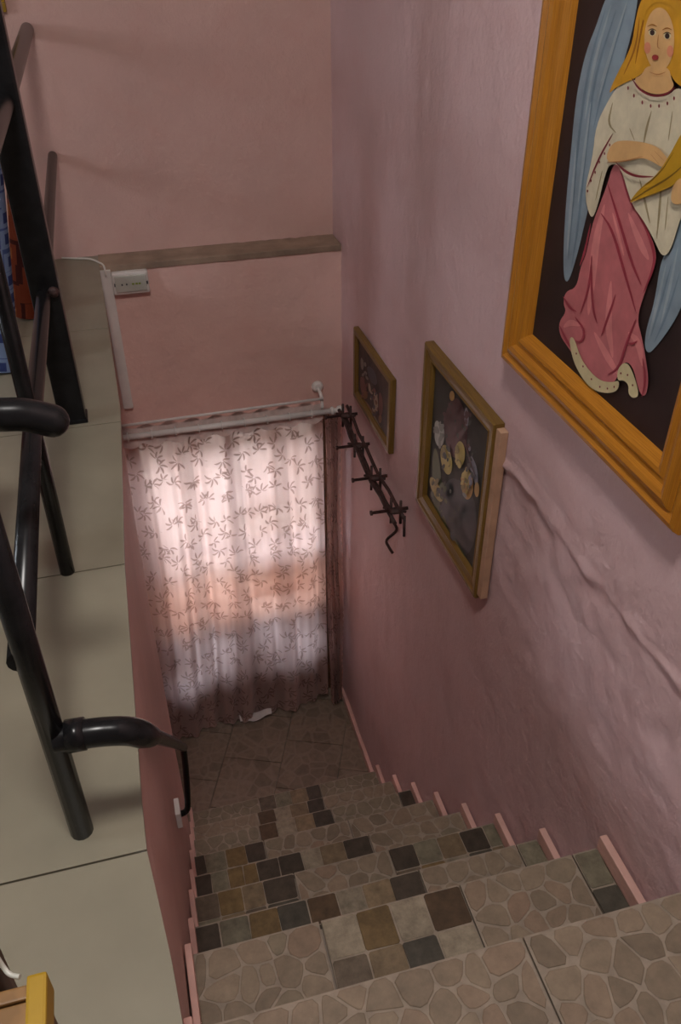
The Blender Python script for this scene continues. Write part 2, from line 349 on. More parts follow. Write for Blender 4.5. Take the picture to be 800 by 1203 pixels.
def window(name, axis, c, a0, a1, z0, z1):
    e = empty(name); structure(e)
    def bar(u0, u1, w0, w1, nm='window_frame', t=0.05, mat='white_metal'):
        b = (u0, u1, c - t / 2, c + t / 2, w0, w1) if axis == 'y' else (c - t / 2, c + t / 2, u0, u1, w0, w1)
        boxo(nm, b, mat, e)
    bar(a0, a1, z0, z0 + .05); bar(a0, a1, z1 - .05, z1); bar(a0, a0 + .05, z0 + .05, z1 - .05); bar(a1 - .05, a1, z0 + .05, z1 - .05)
    m = (a0 + a1) / 2; bar(m - .025, m + .025, z0 + .05, z1 - .05)
    bar(a0 + .05, m - .025, z0 + .05, z1 - .05, 'pane', .006, 'clear_glass'); bar(m + .025, a1 - .05, z0 + .05, z1 - .05, 'pane', .006, 'clear_glass')
window('window_1', 'x', LEFTX - 0.1, 1.05, 1.75, 1.1, 1.9)
# upper floor: slab, then large beige tiles laid in rows along the stairwell
bm = nb(); box(bm, LEFTX, -0.118, NEARY, B, -0.16, -0.012); box(bm, -0.118, XR, NEARY, 0.04, -0.16, -0.012)
floor = structure(obj('floor', bm, 'grout'))
def poly_prism(bm, poly, z0, z1, bev=0.0, mi=0):
    n = len(poly); cx = sum(p[0] for p in poly) / n; cyy = sum(p[1] for p in poly) / n
    lo = [bm.verts.new((p[0], p[1], z0)) for p in poly]; mid = [bm.verts.new((p[0], p[1], z1 - bev)) for p in poly] if bev else lo
    def ins(p):
        d = Vector((p[0] - cx, p[1] - cyy)); L = d.length or 1; k = max(0.3, (L - bev * 1.6) / L); return (cx + d.x * k, cyy + d.y * k, z1)
    hi = [bm.verts.new(ins(p)) for p in poly] if bev else [bm.verts.new((p[0], p[1], z1)) for p in poly]
    for k in range(n):
        m = (k + 1) % n
        if bev: bm.faces.new((lo[k], lo[m], mid[m], mid[k]))
        f = bm.faces.new((mid[k], mid[m], hi[m], hi[k])); f.material_index = mi
    f = bm.faces.new(hi); f.material_index = mi
    f = bm.faces.new(lo[::-1])
rowY = [NEARY, -3.44, -2.74, -2.03, -1.33, -0.62, 0.08, 0.782, 1.488, 2.13, 2.80, B + 0.002]
colX = [LEFTX, -2.79, -2.10, -1.41, -0.72, None]
gap = 0.0018
for r in range(len(rowY) - 1):
    for c in range(len(colX) - 1):
        y0, y1 = rowY[r] + gap, rowY[r + 1] - gap; x0 = colX[c] + gap
        if colX[c + 1] is None:
            m = 8; right = [(edge_x(y0 + (y1 - y0) * k / m), y0 + (y1 - y0) * k / m) for k in range(m + 1)]
            poly = [(x0, y0)] + right + [(x0, y1)]
        else: poly = [(x0, y0), (colX[c + 1] - gap, y0), (colX[c + 1] - gap, y1), (x0, y1)]
        bm = nb(); poly_prism(bm, poly, -0.011, 0.0); obj('floor_tile', bm, 'floor_tile', floor)
# lower floor: 33 cm tiles laid at an angle
floor2 = structure(boxo('floor_lower', (-0.35, XR + 0.02, 2.4, B + 0.2, -H - 0.12, -H - 0.011), 'grout'))
def clip(poly, a, b, c):     # keep a*x+b*y<=c
    out = []
    for p, q in zip(poly, poly[1:] + poly[:1]):
        dp, dq = a * p[0] + b * p[1] - c, a * q[0] + b * q[1] - c
        if dp <= 0: out.append(p)
        if (dp < 0) != (dq < 0) and dp != dq:
            t = dp / (dp - dq); out.append((p[0] + (q[0] - p[0]) * t, p[1] + (q[1] - p[1]) * t))
    return out
ux, uy = 0.38, 0.925; L = math.hypot(ux, uy); ux /= L; uy /= L; nxv, nyv = uy, -ux
for i in range(-2, 5):
    for j in range(-3, 3):
        a0 = -1.066 + 0.33 * i + .002; b0 = 2.945 + 0.33 * j + (0.165 if i % 2 else 0) + .002; a1 = a0 + .326; b1 = b0 + .326
        poly = [(a * nxv + b * ux, a * nyv + b * uy) for a, b in ((a0, b0), (a1, b0), (a1, b1), (a0, b1))]
        for cl in ((1, 0, XR + .01), (-1, 0, 0.33), (0, 1, D + .10), (0, -1, -2.6)): poly = clip(poly, *cl) if poly else poly
        if len(poly) < 3: continue
        bm = nb(); poly_prism(bm, poly, -H - 0.0105, -H); obj('floor_tile', bm, 'stone_print_tile', floor2)

# ------------------------------------------------------------------ staircase
stairs = empty('staircase', (0.4, 0.3, 0), 'steep tiled staircase with stone-patterned treads leading down to curtained doorway', 'staircase')
SY = [0.04, 0.30] + NY; SZ = [0.0, -0.135] + NZ       # nosing positions; SY[i] is the far edge of tread i
def stone_cells(x0, x1, y0, y1, s):
    pts = []; nxx = max(1, round((x1 - x0) / s)); nyy = max(1, round((y1 - y0) / s))
    for i in range(nxx):
        for j in range(nyy):
            pts.append((x0 + (i + .5 + random.uniform(-.36, .36) + (.25 if j % 2 else -.25)) * (x1 - x0) / nxx, y0 + (j + .5 + random.uniform(-.36, .36)) * (y1 - y0) / nyy))
    out = []
    for k, p in enumerate(pts):
        poly = [(x0, y0), (x1, y0), (x1, y1), (x0, y1)]
        for m, q in enumerate(pts):
            if m == k: continue
            a, b = q[0] - p[0], q[1] - p[1]; poly = clip(poly, a, b, (a * (p[0] + q[0]) + b * (p[1] + q[1])) / 2)
            if len(poly) < 3: break
        if len(poly) < 3: continue
        out.append(poly)
    return out
def inset_round(poly, d):
    n = len(poly); cx = sum(p[0] for p in poly) / n; cyy = sum(p[1] for p in poly) / n
    q = poly
    edges = list(zip(poly, poly[1:] + poly[:1]))
    for a, b in edges:
        ex, ey = b[0] - a[0], b[1] - a[1]; L = math.hypot(ex, ey)
        if L < 1e-6: continue
        na, nbv = ey / L, -ex / L; c = na * a[0] + nbv * a[1]
        if na * cx + nbv * cyy > c: na, nbv, c = -na, -nbv, -c
        q = clip(q, na, nbv, c - d) if q else q
        if len(q) < 3: return None
    out = []
    for a, b in zip(q, q[1:] + q[:1]):
        out += [(a[0] * .78 + b[0] * .22, a[1] * .78 + b[1] * .22), (a[0] * .22 + b[0] * .78, a[1] * .22 + b[1] * .78)]
    return out
# per tread: ('c', x0, x1) crazy-paving tile, ('m', [x...], rows of colour codes, nearest the nosing first)
LAY = {
 1: [('c', -.085, .527), ('c', .531, .89)],
 2: [('c', -.085, .20), ('m', [.205, .285, .365, .445, .535], ['LOLB', 'STKL', 'GLTO']), ('c', .539, .825), ('m', [.829, .892], ['G', 'K', 'D'])],
 3: [('m', [-.085, -.02, .057, .135, .216, .297, .371, .449, .533], ['DGOKBLTD', 'OSGTDSLO', 'GTOSKGDT']), ('c', .537, .825), ('m', [.829, .892], ['G', 'S', 'K'])],
 4: [('m', [-.085, -.014, .059, .125, .222], ['SOTD', 'GTSK', 'OSGT']), ('c', .226, .53), ('m', [.534, .614, .692, .771, .851, .892], ['DGTDG', 'SOLKT', 'TGOSD'])],
 5: [('m', [-.085, -.029, .029, .083, .129, .207, .29, .358, .445, .538], ['DGOODDLTD', 'SGTOSKGTL', 'OTGSKTSGO']), ('c', .542, .892)],
 6: [('m', [-.085, -.043, .036, .113, .187], ['DGOD', 'STGK', 'OGST']), ('c', .191, .53), ('c', .534, .892)],
 7: [('c', -.085, .196), ('m', [.2, .274, .354, .438, .519], ['BLTD', 'SGOT', 'TSGL']), ('c', .523, .83), ('m', [.834, .892], ['D', 'S', 'G'])],
 8: [('c', -.085, .22), ('m', [.224, .303, .377, .461, .537], ['BLTD', 'SGTO', 'TSGL']), ('c', .541, .892)],
 9: [('c', -.085, .257), ('m', [.261, .342, .423, .51, .579], ['SGTD', 'TSGO', 'OSGL']), ('c', .583, .892)],
 0: [('c', -.085, .30), ('c', .304, .892)]}
for i in range(1, len(SY)):
    k = i - 1                       # 0: the small upper step out of view, 1 = tread N0, ...
    y0, y1, z = SY[i - 1], SY[i], SZ[i]
    zb = SZ[i + 1] - 0.02 if i + 1 < len(SZ) else -H - 0.01
    st = obj('stair_step', (lambda b: (box(b, XL - 0.008, XR - 0.002, y0 - 0.02, y1 - 0.010, max(zb, -H - .01), z - 0.012), b)[1])(nb()), 'concrete'); under(st, stairs)
    # tread slab with a crisp nosing (the tiles' body and mortar)
    lay = LAY[k]; merged = nb(); spacing = 0.055; yv = SY[i - 1] * (CAM_H - SZ[i]) / (CAM_H - SZ[i - 1]) if i > 2 else 0.46
    for t in lay:
        bm = nb(); xs = (t[1], t[2]) if t[0] == 'c' else (t[1][0], t[1][-1])
        box(bm, xs[0], xs[1], y0 + 0.002, y1 + 0.004, z - 0.012, z - 0.0018, bev=0.0015)
        tl = obj('tread_tile', bm, 'mortar'); under(tl, stairs)
        def stone(poly, mat, col=None):
            if mat == 'paving_stone' and (k >= 7 or max(p[1] for p in poly) < yv): poly_prism(merged, poly, z - 0.004, z, 0.001); return
            b = nb(); poly_prism(b, poly, z - 0.004, z + random.uniform(-.0004, .0006), 0.0010); o = obj('stone', b, mat); under(o, tl)
        if t[0] == 'c':
            for poly in stone_cells(t[1] + .002, t[2] - .002, y0 + 0.004, y1 + 0.002, spacing):
                q = inset_round(poly, random.uniform(0.0016, 0.0034))
                if q: stone(q, 'paving_stone')
        else:
            xb = t[1]; rows = t[2]; dy = (y1 - y0 - 0.004) / len(rows)
            for r, codes in enumerate(rows):
                for c, code in enumerate(codes):
                    j = lambda a: random.uniform(-a, a)
                    xa, xc = xb[c] + .001, xb[c + 1] - .001; yb, ya = y1 + 0.002 - r * dy - .001, y1 + 0.002 - (r + 1) * dy + .001
                    q = [(xa + j(.002), ya + j(.002)), (xc + j(.002), ya + j(.002)), (xc + j(.002), yb - abs(j(.002))), (xa + j(.002), yb - abs(j(.002)))]
                    o8 = []
                    for a, b in zip(q, q[1:] + q[:1]): o8 += [(a[0] * .95 + b[0] * .05, a[1] * .95 + b[1] * .05), (a[0] * .05 + b[0] * .95, a[1] * .05 + b[1] * .95)]
                    stone(o8, 'square_stone_' + code)
    if len(merged.verts):
        o = obj('paving_stones', merged, 'paving_stone'); o['kind'] = 'stuff'; under(o, stairs)
# painted skirting steps along both walls
for i in range(2, len(SY)):
    y0, y1, z = SY[i - 1], SY[i], SZ[i]
    for s in (0, 1):
        bm = nb()
        if s == 0: box(bm, XR - 0.020, XR - 0.0005, y0 - 0.004, y1 + 0.006, z - 0.004, z + 0.045, bev=0.003)
        else: box(bm, XL - 0.009, XL + 0.006, y0 - 0.004, y1 + 0.006, z - 0.004, z + 0.045, bev=0.003)
        o = obj('stair_skirting', bm, 'skirting_paint'); under(o, stairs)
structure(boxo('baseboard_right', (XR - 0.018, XR + 0.004, NY[-1] + 0.008, D, -H, -H + 0.05), 'skirting_paint', bev=0.003))

# ------------------------------------------------------------------ door with glass behind the curtain
door = empty('door_1', (0.4, D + 0.1, -H)); structure(door)
def dpart(nm, x0, x1, z0, z1, mat='brown_wood', t=0.045, dy=0.10):
    o = boxo(nm, (x0, x1, D + dy - t / 2, D + dy + t / 2, z0, z1), mat); return under(o, door)
dpart('door_frame', DX0, DX0 + .03, -H, DZ1, t=.1); dpart('door_frame', DX1 - .03, DX1, -H, DZ1, t=.1); dpart('door_frame', DX0 + .03, DX1 - .03, DZ1 - .03, DZ1, t=.1)
a0, a1, z0, z1 = DX0 + .03, DX1 - .03, -H + 0.01, DZ1 - .03
dpart('door_stile', a0, a0 + .045, z0, z1); dpart('door_stile', a1 - .045, a1, z0, z1)
zr = [z0, z0 + .08, z0 + .34, z0 + .40, z0 + .80, z0 + .84, z0 + 1.16, z0 + 1.20, z1 - .05, z1]
for q in (0, 2, 4, 6, 8): dpart('door_rail', a0 + .045, a1 - .045, zr[q], zr[q + 1])
dpart('door_panel', a0 + .045, a1 - .045, zr[1], zr[2], t=.02)
mx = (a0 + a1) / 2
for q, gm in ((3, 'glow_tint_blue'), (5, 'glow_tint_amber'), (7, 'glow_tint_pale')):
    dpart('glazing_bar', mx - .012, mx + .012, zr[q], zr[q + 1])
    dpart('pane', a0 + .045, mx - .012, zr[q], zr[q + 1], gm, .005); dpart('pane', mx + .012, a1 - .045, zr[q], zr[q + 1], gm, .005)
hd = tubeo('door_handle', [(a0 + .035, D + .0455, -1.75), (a0 + .035, D + .03, -1.75), (a0 + .12, D + .03, -1.75)], .008, 'white_metal'); under(hd, door)
structure(boxo('ground_outside', (-6, 6, B + 0.2, 12, -H - 0.25, -H - 0.1), 'concrete'))

# ------------------------------------------------------------------ curtain, rod
CY = 3.325
rod = empty('curtain_rod', (0.35, CY, -0.73), 'white double curtain rod above curtained doorway', 'curtain rod')
P = lambda o: under(o, rod)
P(tubeo('rod', [(-0.17, CY, -0.730), (0.835, CY, -0.736)], 0.0135, 'white_metal'))
P(tubeo('thin_rail', [(-0.13, CY - .004, -0.668), (0.80, CY - .004, -0.663)], 0.0065, 'white_metal', seg=10))
fin = []
for s, r in ((0, .0135), (.004, .019), (.012, .021), (.02, .012), (.03, .012), (.036, .02), (.05, .022), (.062, .012), (.068, .004)): fin.append((s, r))
P(tubeo('finial', [(0.832 + s, CY, -0.736) for s, r in fin], .01, 'white_metal', rs=[r for s, r in fin]))
P(tubeo('bracket_arm', spline([(0.795, D + .002, -0.655), (0.795, D - .05, -0.655), (0.795, CY + .015, -0.67), (0.795, CY, -0.715)], 5), .008, 'white_metal'))
P(tubeo('wall_rosette', [(0.795, D + .002, -0.65), (0.795, D - .012, -0.65), (0.795, D - .022, -0.65)], .027, 'white_metal', seg=24, rs=[.027, .027, .016]))
P(tubeo('bracket_arm', spline([(-0.12, D + .002, -0.66), (-0.12, D - .05, -0.66), (-0.12, CY + .015, -0.67), (-0.12, CY, -0.712)], 5), .008, 'white_metal'))
for k in range(9):
    x = -0.09 + .104 * k; bm = nb(); pts = [(x, CY + .019 * math.cos(a), -0.731 - .006 * (x + .09) + .019 * math.sin(a)) for a in [j * 2 * math.pi / 16 for j in range(17)]]
    tube(bm, pts, .0028, 6, cap=False); P(obj('curtain_ring', bm, 'white_metal'))

def cloth(name, x_at, y_at, z0f, z1f, nu, nv, mat, parent, u_scale, u_off=0.0):
    """x_at(u,v), y_at(u,v): u across 0..1, v down 0..1; UV in metres of cloth"""
    bm = nb(); uvl = bm.loops.layers.uv.new('UVMap'); V = {}
    for i in range(nu + 1):
        for j in range(nv + 1):
            u, v = i / nu, j / nv; V[i, j] = bm.verts.new((x_at(u, v), y_at(u, v), z0f(u) + (z1f(u) - z0f(u)) * v))
    for i in range(nu):
        for j in range(nv):
            ids = ((i, j), (i, j + 1), (i + 1, j + 1), (i + 1, j)); f = bm.faces.new([V[q] for q in ids]); f.smooth = True
            for lp, q in zip(f.loops, ids): lp[uvl].uv = (u_off + q[0] / nu * u_scale, (1 - q[1] / nv) * 2.0)
    o = obj(name, bm, mat); under(o, parent); return o
curt = empty('curtain', (0.35, CY, -H), 'pink satin curtain with brown leaf sprigs covering the doorway', 'curtain')
def fold(u, v, seed=0.0):
    a = 2 * math.pi
    return (0.012 * math.sin(a * (u * 8.5 + .25 * math.sin(3 * u + seed))) + 0.012 * math.sin(a * (u * 3.2 + .1) + v * .8) * (0.3 + v) + 0.007 * math.sin(a * u * 17 + 2 * v)) * (0.55 + 0.75 * v)
def c_x(u, v): return -0.135 + 0.935 * u - 0.075 * (1 - u) * v * v + 0.012 * math.sin(9 * u) * v
def c_y(u, v): return CY + 0.022 + fold(u, v) - 0.05 * v * (1 - u) ** 3
def bot(u): return -2.745 + 0.035 * u + 0.02 * math.sin(7 * u + 1) * u + (0.02 if 0.35 < u < 0.52 else 0) * math.sin((u - .35) / .17 * math.pi)
cloth('drape', c_x, c_y, lambda u: -0.775, bot, 150, 90, 'sprig_satin', curt, 1.15)
# gathered heading: pale hem that bunches round the rod
def h_y(u, v): return CY + 0.019 + 0.005 * math.sin(2 * math.pi * u * 9 + 0.7) - 0.012 * v * v
cloth('heading', lambda u, v: -0.135 + 0.935 * u, h_y, lambda u: -0.694 + .006 * math.sin(2 * math.pi * u * 9), lambda u: -0.775 - .020 * abs(math.sin(math.pi * u * 9)), 150, 10, 'pale_satin', curt, 1.15)
# side drape bunched at the wall
def s_x(u, v): return 0.805 + 0.065 * u + 0.006 * math.sin(8 * v + 3 * u)
def s_y(u, v): return CY - 0.010 + 0.022 * math.sin(2 * math.pi * u * 3.3 + 0.5) - 0.01 * v
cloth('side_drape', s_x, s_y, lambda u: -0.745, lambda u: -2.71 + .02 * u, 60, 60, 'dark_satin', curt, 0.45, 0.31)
# scalloped braid down the free edge of the side drape
bm = nb(); n = 120; pv = None
for k in range(n + 1):
    v = k / n; z = -0.755 - 1.94 * v; w = 0.010 + 0.010 * abs(math.sin(v * math.pi * 42)); xb = s_x(1, v) - .004; yb = s_y(1, v) - .003
    row = [bm.verts.new((xb, yb, z)), bm.verts.new((xb + w, yb - .006, z))]
    if pv: bm.faces.new((pv[0], row[0], row[1], pv[1])).smooth = True
    pv = row
under(obj('edge_braid', bm, 'dark_satin'), curt)
# white lining showing at the hem
cloth('lining', lambda u, v: 0.26 + 0.19 * u, lambda u, v: CY + .012 + .006 * math.sin(9 * u) - .02 * v, lambda u: -2.68, lambda u: -2.735 + .05 * abs(u - .4), 20, 6, 'lining_white', curt, 0.2)

# ------------------------------------------------------------------ pictures on the right wall
def frame_rail(name, p0, p1, inward, prof, mat, parent):
    """mitred moulding from p0 to p1 in wall coordinates (Y,Z); prof = [(offset inwards, height off the wall)]"""
    bm = nb(); uvl = bm.loops.layers.uv.new('UVMap'); d = (Vector(p1) - Vector(p0)); L = d.length; d.normalize(); iw = Vector(inward)
    A, Bv = [], []
    for o, h in prof:
        a = Vector(p0) + iw * o + d * o; b = Vector(p1) + iw * o - d * o
        A.append(bm.verts.new((XR - h, a.x, a.y))); Bv.append(bm.verts.new((XR - h, b.x, b.y)))
    for k in range(len(prof) - 1):
        f = bm.faces.new((A[k], A[k + 1], Bv[k + 1], Bv[k]))
        for lp, uv in zip(f.loops, ((0, k * .05), (0, k * .05 + .05), (L, k * .05 + .05), (L, k * .05))): lp[uvl].uv = uv
    bm.faces.new(A[::-1]); bm.faces.new(Bv)
    bmesh.ops.recalc_face_normals(bm, faces=bm.faces)
    return under(obj(name, bm, mat), parent)
def picture(name, Yf, Yn, Z0, Z1, prof, mat, label, tilt=0.0):
    """Yf far edge, Yn near edge"""
    e = empty(name, (XR, (Yf + Yn) / 2, Z0), label, 'picture')
    frame_rail('frame_rail', (Yf, Z0), (Yn, Z0), (0, 1), prof, mat, e); frame_rail('frame_rail', (Yn, Z0), (Yn, Z1), (1, 0), prof, mat, e)
    frame_rail('frame_rail', (Yn, Z1), (Yf, Z1), (0, -1), prof, mat, e); frame_rail('frame_rail', (Yf, Z1), (Yf, Z0), (-1, 0), prof, mat, e)
    return e
PAINT = {}
def paint(name, c, rough=0.45, var=0.07, scale=22): flat('paint_' + name, srgb(*c), rough, var=var, scale=scale); return 'paint_' + name
def painted(name, X, shapes, parent, smooth=2, ax_pts=None):
    """flat painted shapes lying on the canvas, each layer a hair above the last; outlines given as photo pixels on that canvas"""
    mats = []; bm = nb()
    for L, (mat, pts, mode) in enumerate(shapes):
        if mat not in mats: mats.append(mat)
        yz = [on(0, X, *p) for p in pts] if mode != 'yz' else [Vector((0, p[0], p[1])) for p in pts]
        q = [(v.y, v.z) for v in yz]
        for _ in range(0 if mode == 'hard' else smooth):
            o = []
            for a, b in zip(q, q[1:] + q[:1]): o += [(a[0] * .75 + b[0] * .25, a[1] * .75 + b[1] * .25), (a[0] * .25 + b[0] * .75, a[1] * .25 + b[1] * .75)]
            q = o
        vs = [bm.verts.new((X - 0.0008 - 0.00012 * L, a, b)) for a, b in q]
        f = bm.faces.new(vs); f.normal_update()
        if f.normal.x > 0: f.normal_flip()
        f.material_index = mats.index(mat)
    bmesh.ops.triangulate(bm, faces=bm.faces)
    return under(obj(name, bm, mats), parent)
def stroke(pts, w):
    """a brush stroke as a thin outline round a pixel path"""
    a, b = [], []
    for i, p in enumerate(pts):
        q0 = pts[max(0, i - 1)]; q1 = pts[min(len(pts) - 1, i + 1)]; dx, dy = q1[0] - q0[0], q1[1] - q0[1]; L = math.hypot(dx, dy) or 1
        k = w / 2 * (0.35 if i in (0, len(pts) - 1) else 1); a.append((p[0] - dy / L * k, p[1] + dx / L * k)); b.append((p[0] + dy / L * k, p[1] - dx / L * k))
    return a + b[::-1]
def oval(cx, cyy, rx_, ry_, n=14, rot=0.0):
    c, s = math.cos(rot), math.sin(rot)
    return [(cx + rx_ * math.cos(t) * c - ry_ * math.sin(t) * s, cyy + rx_ * math.cos(t) * s + ry_ * math.sin(t) * c) for t in [k * 2 * math.pi / n for k in range(n)]]

# large angel painting
prof = [(0, 0.0), (0, .034), (.006, .044), (.016, .046), (.024, .040), (.030, .037), (.036, .045), (.048, .050), (.058, .046), (.064, .038), (.072, .037), (.080, .042), (.088, .040), (.098, .030), (.104, .020), (.104, .0)]
AX = XR - 0.020
ang = picture('angel_painting', 1.738, 0.985, 0.252, 1.36, prof, 'orange_frame_wood', 'large painting of blond winged angel in orange wooden frame')
can = under(boxo('canvas', (AX, XR - .006, 1.085, 1.640, 0.35, 1.262), (flat('canvas_dark', (0.018, 0.008, 0.007, 1), .5, var=.2, scale=8) and 'canvas_dark')), ang)
wing = paint('wing', (126, 142, 152)); wing2 = paint('wing_light', (146, 158, 164)); wing3 = paint('wing_dark', (104, 124, 138)); hair = paint('hair', (196, 140, 30)); hair2 = paint('hair_dark', (150, 92, 14))
skin = paint('skin', (205, 160, 105)); skin2 = paint('skin_dark', (172, 118, 70)); dress = paint('dress', (200, 188, 160)); dress2 = paint('dress_shade', (150, 134, 100)); red = paint('red', (120, 32, 44))
pink = paint('pink', (184, 104, 106)); pink2 = paint('pink_dark', (150, 52, 66)); pink3 = paint('pink_light', (206, 126, 124)); gold = paint('gold', (176, 132, 20)); gold2 = paint('gold_dark', (110, 78, 10)); dark = paint('dark', (50, 34, 30)); cream = paint('cream', (196, 182, 140)); lip = paint('lip', (150, 46, 44)); blush = paint('blush', (206, 130, 96))
sh = []
A_ = lambda m, p, mode='px': sh.append((m, p, mode))
A_(wing, [(713, -6), (701, 30), (689, 60), (680, 99), (675, 135), (671, 180), (665, 240), (662, 300), (663, 330), (669, 331), (680, 294), (689, 255), (697, 225), (704, 170), (719, 114), (730, 85), (746, 27), (752, -20), (735, -40)])
for q in ([(712, 10), (694, 70), (684, 130), (676, 210)], [(725, 10), (702, 80), (692, 140), (684, 230)], [(735, 15), (712, 90), (698, 150)], [(682, 140), (674, 230), (668, 305)], [(690, 160), (682, 250), (672, 315)]): A_(wing3, stroke(q, 3))
for q in ([(719, 5), (698, 75), (688, 140)], [(738, 0), (716, 70), (703, 120)], [(678, 170), (671, 250), (667, 300)], [(695, 120), (686, 190), (680, 240)], [(728, 30), (706, 100)]): A_(wing2, stroke(q, 4))
A_(wing, [(778, 303), (770, 356), (761, 384), (758, 406), (762, 415), (768, 412), (784, 392), (800, 366), (815, 325), (822, 260), (822, 180), (806, 200), (800, 255), (790, 290)])
for q in ([(790, 310), (778, 355), (766, 395)], [(800, 320), (785, 370), (770, 402)]): A_(wing3, stroke(q, 3))
for q in ([(784, 310), (774, 355), (763, 398)], [(798, 290), (788, 340), (778, 380)]): A_(wing2, stroke(q, 4))
A_(wing, [(806, 185), (824, 150), (838, 70), (852, -10), (872, -45), (888, -10), (886, 80), (872, 170), (848, 245), (822, 300), (812, 260)])
for q in ([(862, -10), (856, 80), (838, 180)], [(876, 20), (868, 110), (846, 210)], [(846, 60), (836, 140), (822, 220)]): A_(wing3, stroke(q, 4))
A_(pink, [(722, 192), (716, 215), (705, 243), (697, 265), (690, 300), (684, 312), (679, 338), (666, 342), (663, 356), (667, 366), (658, 378), (659, 394), (672, 412), (690, 440), (706, 452), (724, 452), (733, 424), (745, 428), (752, 460), (760, 467), (764, 448), (761, 424), (756, 396), (750, 374), (759, 344), (773, 310), (772, 290), (758, 255), (746, 238), (733, 194)])
for q in ([(712, 240), (702, 280), (697, 330), (693, 370)], [(740, 250), (756, 290), (764, 305)], [(700, 390), (716, 420), (728, 440)], [(740, 390), (752, 400), (757, 430)], [(664, 384), (672, 378), (684, 382)], [(722, 250), (735, 300)], [(720, 330), (716, 380), (722, 420)]): A_(pink3, stroke(q, 9))
for q in ([(708, 250), (722, 270), (736, 320), (750, 368)], [(716, 215), (730, 260), (745, 310), (756, 335)], [(731, 198), (742, 236), (758, 258), (772, 296), (770, 316), (758, 344)], [(698, 300), (694, 340), (684, 368)], [(697, 300), (698, 360), (704, 380)], [(726, 345), (716, 375), (709, 394)], [(750, 374), (738, 404), (730, 432), (716, 440)], [(664, 348), (672, 362), (680, 366)], [(678, 372), (690, 388), (686, 402), (678, 400)], [(752, 400), (746, 404), (738, 402)], [(660, 382), (668, 400), (676, 412)], [(758, 420), (762, 445), (757, 466)], [(697, 262), (690, 296), (684, 312)]): A_(pink2, stroke(q, 3.2))
A_(cream, [(671, 397), (677, 395), (684, 418), (694, 434), (708, 447), (722, 449), (731, 446), (729, 459), (716, 462), (700, 458), (688, 446), (676, 424)])
A_(cream, [(729, 432), (738, 424), (746, 434), (755, 464), (747, 468), (741, 462), (742, 452), (736, 446), (728, 447)])
for x, y in ((680, 415), (688, 430), (698, 445), (708, 454), (717, 456), (725, 454), (733, 438), (741, 440), (747, 452)): A_(red, oval(x, y, 1.0, 1.4, 6))
A_(dress, [(749, 90), (731, 99), (719, 117), (704, 147), (700, 186), (690, 225), (697, 257), (704, 250), (716, 200), (722, 192), (733, 194), (746, 240), (760, 258), (773, 282), (782, 302), (792, 295), (802, 262), (818, 215), (824, 150), (812, 108), (800, 102), (790, 112), (774, 114), (758, 106)])
for q in ([(724, 120), (718, 145), (728, 156)], [(770, 130), (764, 150), (760, 172)], [(744, 150), (750, 165)], [(756, 210), (762, 235), (768, 262)], [(782, 205), (780, 240), (776, 280)], [(795, 130), (790, 165)], [(712, 200), (704, 235)], [(790, 230), (786, 270)]): A_(dress2, stroke(q, 3))
A_(red, stroke([(725, 156), (708, 185), (694, 220)], 2.2))
for x, y in ((721, 170), (715, 180), (709, 190), (704, 202), (699, 212), (695, 224)): A_(red, oval(x, y, 1.0, 2.0, 6))
A_(hair, [(752, 24), (748, 54), (730, 87), (719, 112), (730, 101), (756, 90), (768, 78), (775, 84), (792, 84), (800, 98), (818, 108), (834, 104), (828, 70), (832, 20), (822, -12), (800, -26), (775, -22), (758, 0)])
for q in ([(757, 20), (753, 55), (738, 88)], [(766, 5), (758, 40), (752, 75)], [(808, 20), (810, 60), (806, 95)], [(775, -12), (790, -16), (804, -8)], [(820, 20), (821, 60), (818, 95)]): A_(hair2, stroke(q, 2.6))
A_(skin, [(766, 76), (760, 88), (750, 92), (758, 104), (774, 111), (790, 109), (799, 101), (795, 92), (792, 78)])
A_(skin, oval(781, 46, 18, 38, 16))
A_(hair, [(762, 30), (766, 10), (780, 0), (800, 8), (806, 30), (812, 5), (800, -15), (775, -15), (760, 0)])
A_(blush, oval(767, 56, 4, 7)); A_(blush, oval(794, 60, 4, 7))
for x, y in ((773, 38), (791, 42)):
    A_(cream, oval(x, y, 4.6, 4.0)); A_(dark, oval(x, y, 2.8, 3.4)); A_(hair2, stroke([(x - 6, y - 7), (x, y - 10), (x + 6, y - 7)], 1.8)); A_(dark, stroke([(x - 5, y - 2), (x, y - 5), (x + 5, y - 2)], 1.4))
A_(skin2, stroke([(781, 40), (779, 55), (783, 57)], 1.4)); A_(lip, oval(777, 67, 4.0, 3.2)); A_(skin2, stroke([(770, 84), (780, 88), (790, 84)], 1.6))
A_(red, stroke([(749, 91), (758, 105), (774, 113), (790, 111), (801, 102)], 2.6))
for x, y in ((745, 103), (752, 112), (762, 120), (772, 124), (782, 124), (792, 121), (800, 115)): A_(red, oval(x, y, 1.2, 2.6, 6))
A_(skin, [(717, 190), (726, 166), (746, 164), (777, 169), (790, 182), (794, 190), (786, 197), (776, 190), (762, 184), (741, 190)])
A_(skin2, stroke([(720, 190), (741, 189), (763, 183)], 2)); 
for q in ([(776, 176), (788, 188)], [(772, 180), (783, 193)]): A_(skin2, stroke(q, 1.3))
A_(red, stroke([(731, 190), (742, 201), (756, 207), (776, 207)], 3.2))
A_(gold, [(745, 239), (760, 220), (780, 205), (796, 180), (812, 150), (828, 150), (826, 190), (806, 214), (780, 226), (756, 234)])
A_(gold2, stroke([(748, 236), (770, 222), (795, 208), (815, 190)], 2.2)); A_(gold2, stroke([(760, 222), (784, 203), (800, 178)], 1.6))
A_(skin, [(796, 232), (800, 214), (812, 206), (820, 220), (812, 238), (800, 240)])
painted('painted_angel', AX, sh, can)

